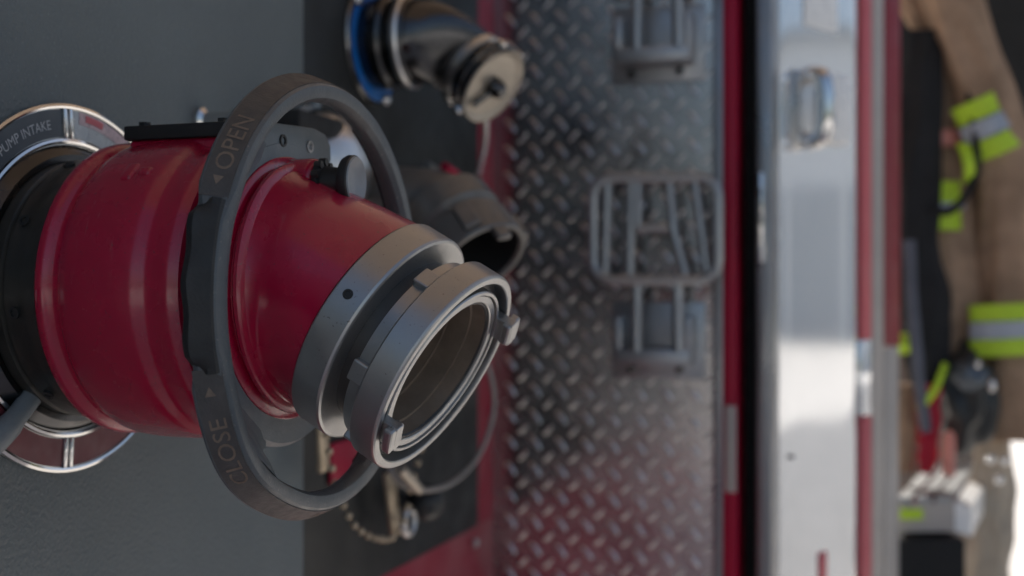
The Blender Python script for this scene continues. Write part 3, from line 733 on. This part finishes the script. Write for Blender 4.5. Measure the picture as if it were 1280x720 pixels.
# body of the coat
bd = cloth_tube([pp(1178,30,.06), pp(1186,90,.05), pp(1188,170,.05), pp(1186,250,.05), pp(1192,340,.05), pp(1204,430,.05), pp(1206,500,.06)], [.040,.044,.052,.054,.056,.062,.060], .5, .006, seed=4)
mb = MB(); mb.loft(bd, caps=True); body = mb.build('coat_body', M['tan'], coat)
band(1179, 240, 0, 62, 28, 'trim_band', M['lime'], .010, body)
band(1182, 257, 0, 62, 8, 'trim_band', M['silver'], .007, body)
band(1179, 274, 0, 60, 27, 'trim_band', M['lime'], .010, body)
mb = MB(); q = pp(1184, 172, .012); mb.box(q, (.052,.006,.034), Matrix.Rotation(TH,3,'Z'), bevel=.003); mb.build('chest_patch', M['pink'], body)
# strap and collar lining
mb = MB(); mb.loft(cloth_tube([pp(1208,100,-.02), pp(1216,150,-.03), pp(1221,190,-.03), pp(1216,230,-.03), pp(1190,262,-.03), pp(1160,262,-.02)], [.008]*6, 1., .001)); mb.build('gear_strap', M['lining'], coat)
band(1212, 202, 80, 50, 12, 'strap_tab', M['lime'], -.045, coat)
ln = MB(); ln.loft(cloth_tube([pp(1158,40,.02), pp(1153,110,.01), pp(1148,200,0), pp(1146,300,0), pp(1154,380,0), pp(1160,450,0), pp(1160,490,.01)], [.032,.040,.046,.042,.050,.040,.022], .6, .006, seed=9), caps=True); ln.build('lining', M['lining'], coat)
# coat shoulder coming in from the left
mb = MB(); mb.loft(cloth_tube([pp(1140,-70,.05), pp(1140,-20,.05), pp(1150,15,.05), pp(1165,44,.05)], [.04,.042,.036,.02], .6, .004, seed=2), caps=True); mb.build('shoulder', M['tan'], coat)
hk = pp(1165,-75,.04); 

# dark station interior and cab opening behind the coat
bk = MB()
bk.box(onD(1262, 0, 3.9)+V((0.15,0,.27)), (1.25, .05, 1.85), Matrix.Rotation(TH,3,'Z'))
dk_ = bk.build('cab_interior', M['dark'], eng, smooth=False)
mb = MB(); q = onD(1166, 590, 2.95); mb.box(q, (.22,.03,.72), Matrix.Rotation(TH,3,'Z'), bevel=.004); mb.build('cab_side_panel', mat('grey beige cab panel', (.16,.14,.125), .5, 0, .2, 6), eng)
# grey strap left of lining
mb = MB(); mb.loft(cloth_tube([pp(1136,300,-.05), pp(1142,400,-.05), pp(1150,480,-.05), pp(1158,540,-.04)], [.012,.012,.012,.010], .5, .001)); tag(mb.build('hanging_strap', M['navy']), 'dark grey webbing strap hanging beside the black coat lining', 'strap')
# breathing mask
mk = thing('breathing_mask', 'black breathing mask with smoked lens hanging below the coat', 'mask', tuple(pp(1210,500)))
def blob(c, rx, ry, rz, name, m, par, seed=0, amp=.15):
    bm = bmesh.new(); bmesh.ops.create_icosphere(bm, subdivisions=4, radius=1)
    for v in bm.verts:
        s = 1 + amp*mnoise.noise(v.co*1.8+V((seed,0,0))); v.co = v.co*s
        v.co = c + Rv*v.co.x*rx + Fv*v.co.y*ry + V((0,0,1))*v.co.z*rz
    mb = MB(); mb.bm(bm); return mb.build(name, m, par)
blob(pp(1208,500), .056, .05, .105, 'mask_shell', M['rubber'], mk, 1, .35)
blob(pp(1212,470,-.04), .036, .03, .030, 'lens', M['lens'], mk, 5, .2)
blob(pp(1222,455,-.06), .006,.006,.008, 'buckle', M['chrome'], mk); blob(pp(1240,482,-.06), .008,.006,.012, 'buckle', M['chrome'], mk)
mb = MB(); mb.loft(cloth_tube([pp(1182,455,-.03), pp(1172,480,-.05), pp(1160,500,-.05), pp(1148,512,-.04)], [.007]*4, .5, .0005)); tag(mb.build('lime_strap', M['lime']), 'bright lime webbing strap slanting left of the black mask', 'strap')
band(1133, 430, 90, 26, 14, 'lime_tab', M['lime'], -.05, coat)
mb = MB(); mb.loft(cloth_tube([pp(1166,480,-.02), pp(1163,520,-.02), pp(1160,570,-.02), pp(1158,592,-.02)], [.016,.020,.018,.010], .6, .003, seed=3), caps=True); tag(mb.build('red_cloth', M['redcloth']), 'red cloth hanging between the lime strap and the black mask', 'cloth')
mb = MB(); mb.loft(cloth_tube([pp(1131,480,.0), pp(1134,530,0), pp(1133,590,0)], [.018,.022,.014], .6, .004, seed=8), caps=True); tag(mb.build('brown_glove', M['tan']), 'dark brown glove hanging left of the red cloth', 'glove')
mb = MB(); s0 = pp(1186,550,-.05); mb.lathe(s0+V((0,0,-.07)), (0,0,1), [(0,.012),(.075,.012),(.085,.009),(.088,0)], n=20)
sp = mb.build('step_marker_post', M['pink']); tag(sp, 'short salmon marker post standing on the cab step', 'marker post')

# cab step with silver grip strips
st = thing('cab_step', 'grey cab step box with silver ribbed strips on top, below the mask', 'cab step', tuple(onD(1165, 640, 2.3)))
su = Rv*.42 + Fv*.9; su.normalize()
fl = onD(1122, 628, 2.28); fr_ = onD(1192, 628, 2.28); ztop = fl.z
dpv = (onD(1165, 582, 2.28*(628-360)/(582-360)) - onD(1122, 628, 2.28)); dpv.z = 0
mb = MB(); 
A_ = fl; B_ = fr_; dn_ = V((0,0,-.055))
mb.add([A_, B_, B_+dpv, A_+dpv, A_+dn_, B_+dn_, B_+dpv+dn_, A_+dpv+dn_], [(0,1,2,3),(4,5,6,7),(0,1,5,4),(1,2,6,5),(2,3,7,6),(3,0,4,7)])
mb.build('step_box', M['darkred'], st, smooth=False)
mb = MB(); e_ = (A_-B_).normalized()*0; mb.add([A_+V((0,0,0))-Fv*.004, B_-Fv*.004, B_-Fv*.004+dn_, A_-Fv*.004+dn_, A_+dn_, B_+dn_, B_, A_], [(0,1,2,3),(2,3,4,5),(0,1,6,7)]); mb.build('step_face', M['beige'], st, smooth=False)
ac = (B_-A_)
for t0, t1 in ((.0,.24),(.34,.60),(.68,.96)):
    mb = MB(); a = A_+ac*t0+V((0,0,.010)); b = A_+ac*t1+V((0,0,.010)); mb.add([a,b,b+dpv*.98,a+dpv*.98, a-V((0,0,.011)),b-V((0,0,.011)),b+dpv*.98-V((0,0,.011)),a+dpv*.98-V((0,0,.011))], [(0,1,2,3),(0,1,5,4),(1,2,6,5),(2,3,7,6),(3,0,4,7)])
    mb.build('grip_strip', M['stepcast'], st, smooth=False)
mb = MB(); a = B_+ac.normalized()*.002; b = B_+ac.normalized()*.034+V((0,0,-.01)); mb.add([a,b,b+dpv,a+dpv,a+V((0,0,-.055)),b+V((0,0,-.055)),b+dpv+V((0,0,-.055)),a+dpv+V((0,0,-.055))], [(0,1,2,3),(0,1,5,4),(1,2,6,5),(2,3,7,6),(3,0,4,7),(4,5,6,7)]); mb.build('side_flange', M['sticker'], st, smooth=False)  # white colour put in for the bright reflection on this flange
band(1140, 643, 0, 26, 12, 'lime_marker', M['lime'], 2.262-DZ, st, bend=0, th=.003)
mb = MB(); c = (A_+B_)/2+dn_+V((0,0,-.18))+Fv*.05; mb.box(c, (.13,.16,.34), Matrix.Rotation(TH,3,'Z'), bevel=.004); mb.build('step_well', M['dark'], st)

# ================================================================== SETTING
g = MB(); g.add([(-300,-300,-1.35),(300,-300,-1.35),(300,300,-1.35),(-300,300,-1.35)], [(0,1,2,3)])
structure(g.build('ground', M['concrete'], smooth=False))
cn = MB(); cn.box((-1.6,1.4,3.1), (8.6,6.8,.25));  # unseen roof added and sized to shade the valve and warm its top reflections
tag(cn.build('shade_canopy', M['canopy'], smooth=False), 'unseen tan roof added over the fire engine for shade and warm reflections', 'roof')

hs = thing('building', 'pale blue grey building with roller doors across the sunlit yard', 'building', (26, 14, -1.35))
bd_ = V((-.49,.87,0)); bn = V((-.87,-.49,0)); rot = Matrix((bd_, bn, V((0,0,1)))).transposed(); bc = V((26,14,0))
M['wallpale'] = mat('pale blue grey cladding', (.52,.56,.60), .6, 0, .06, 1); M['rollerdoor'] = mat('grey roller door', (.30,.34,.38), .5, 0, .05, 1)
mb = MB(); mb.box(bc+V((0,0,2.4))-bn*4, (36,8,7.5), rot); mb.build('wall', M['wallpale'], hs, smooth=False)
mb = MB(); mb.box(bc+V((0,0,6.25))-bn*4, (36.6,8.6,.3), rot); mb.build('roof', M['stepcast'], hs, smooth=False)
for q in range(-3, 4):
    mb = MB()
    for k in range(9): mb.box(bc+bd_*q*4.8+V((0,0,-1.1+k*.42))+bn*.05, (3.6,.10,.40), rot, bevel=.02)
    mb.build('roller_door', M['rollerdoor'], hs, smooth=False)
mb = MB(); mb.add([(3.2,-30,-1.346),(9.8,-30,-1.346),(9.8,30,-1.346),(3.2,30,-1.346)], [(0,1,2,3)]); M['shadegrey'] = mat('grey yard shade', (.30,.30,.30), .85, 0, .15, 2)  # darker sheet laid in for shade on the near yard, mirrored low in the door
structure(mb.build('yard_shade', M['shadegrey'], smooth=False))
# turnout trousers and shiny clips low beyond the step
tr = thing('turnout_trousers', 'pale beige turnout trousers hanging at the far right edge beneath the coat', 'trousers', tuple(pp(1238,640)))
M['paletan'] = mat('pale worn cloth', (.40,.35,.28), .9, 0, .2, 12)
mb = MB(); mb.loft(cloth_tube([pp(1238,535,.12), pp(1240,600,.12), pp(1236,680,.12), pp(1230,780,.12)], [.034,.042,.046,.044], .6, .008, seed=12), caps=True); mb.build('leg', M['paletan'], tr)
for (x, y) in ((1238,574),(1256,576),(1249,600)): blob(pp(x,y,.02), .009,.006,.009, 'clip', M['chrome'], tr)

# ================================================================== LIGHT
w = bpy.data.worlds.new('World'); scn.world = w; w.use_nodes = True
nt = w.node_tree; bg = nt.nodes['Background']
sk = nt.nodes.new('ShaderNodeTexSky'); sk.sky_type = 'NISHITA'; sk.sun_disc = False
SE, SA = math.radians(42), math.radians(-25)      # elevation, azimuth from +y toward +x
sk.sun_elevation = SE; sk.sun_rotation = SA; sk.air_density = 1.0; sk.dust_density = 4.0; sk.ozone_density = .6
nt.links.new(sk.outputs[0], bg.inputs[0]); bg.inputs[1].default_value = .15
sl_ = bpy.data.lights.new('sun', 'SUN'); sl_.energy = 5; sl_.angle = math.radians(.5); sl_.color = (1,.94,.86)
so = bpy.data.objects.new('sun', sl_); C.objects.link(so)
sd = V((math.sin(SA)*math.cos(SE), math.cos(SA)*math.cos(SE), math.sin(SE)))
so.rotation_euler = sd.to_track_quat('Z', 'Y').to_euler()

cam = bpy.data.cameras.new('camera'); co = bpy.data.objects.new('camera', cam); C.objects.link(co)
cam.sensor_width = 36; cam.lens = 36*FP/1280; cam.clip_start = .02; cam.clip_end = 900
co.location = CAM; co.rotation_euler = (PI/2, 0, TH)
cam.dof.use_dof = True; cam.dof.focus_distance = .83; cam.dof.aperture_fstop = cam.lens/1000/.0112; cam.dof.aperture_blades = 0
scn.camera = co
scn.view_settings.view_transform = 'Standard'; scn.view_settings.look = 'None'; scn.view_settings.exposure = 0
scn.cycles.use_denoising = True
scn.cycles.max_bounces = 8; scn.cycles.caustics_reflective = False; scn.cycles.caustics_refractive = False
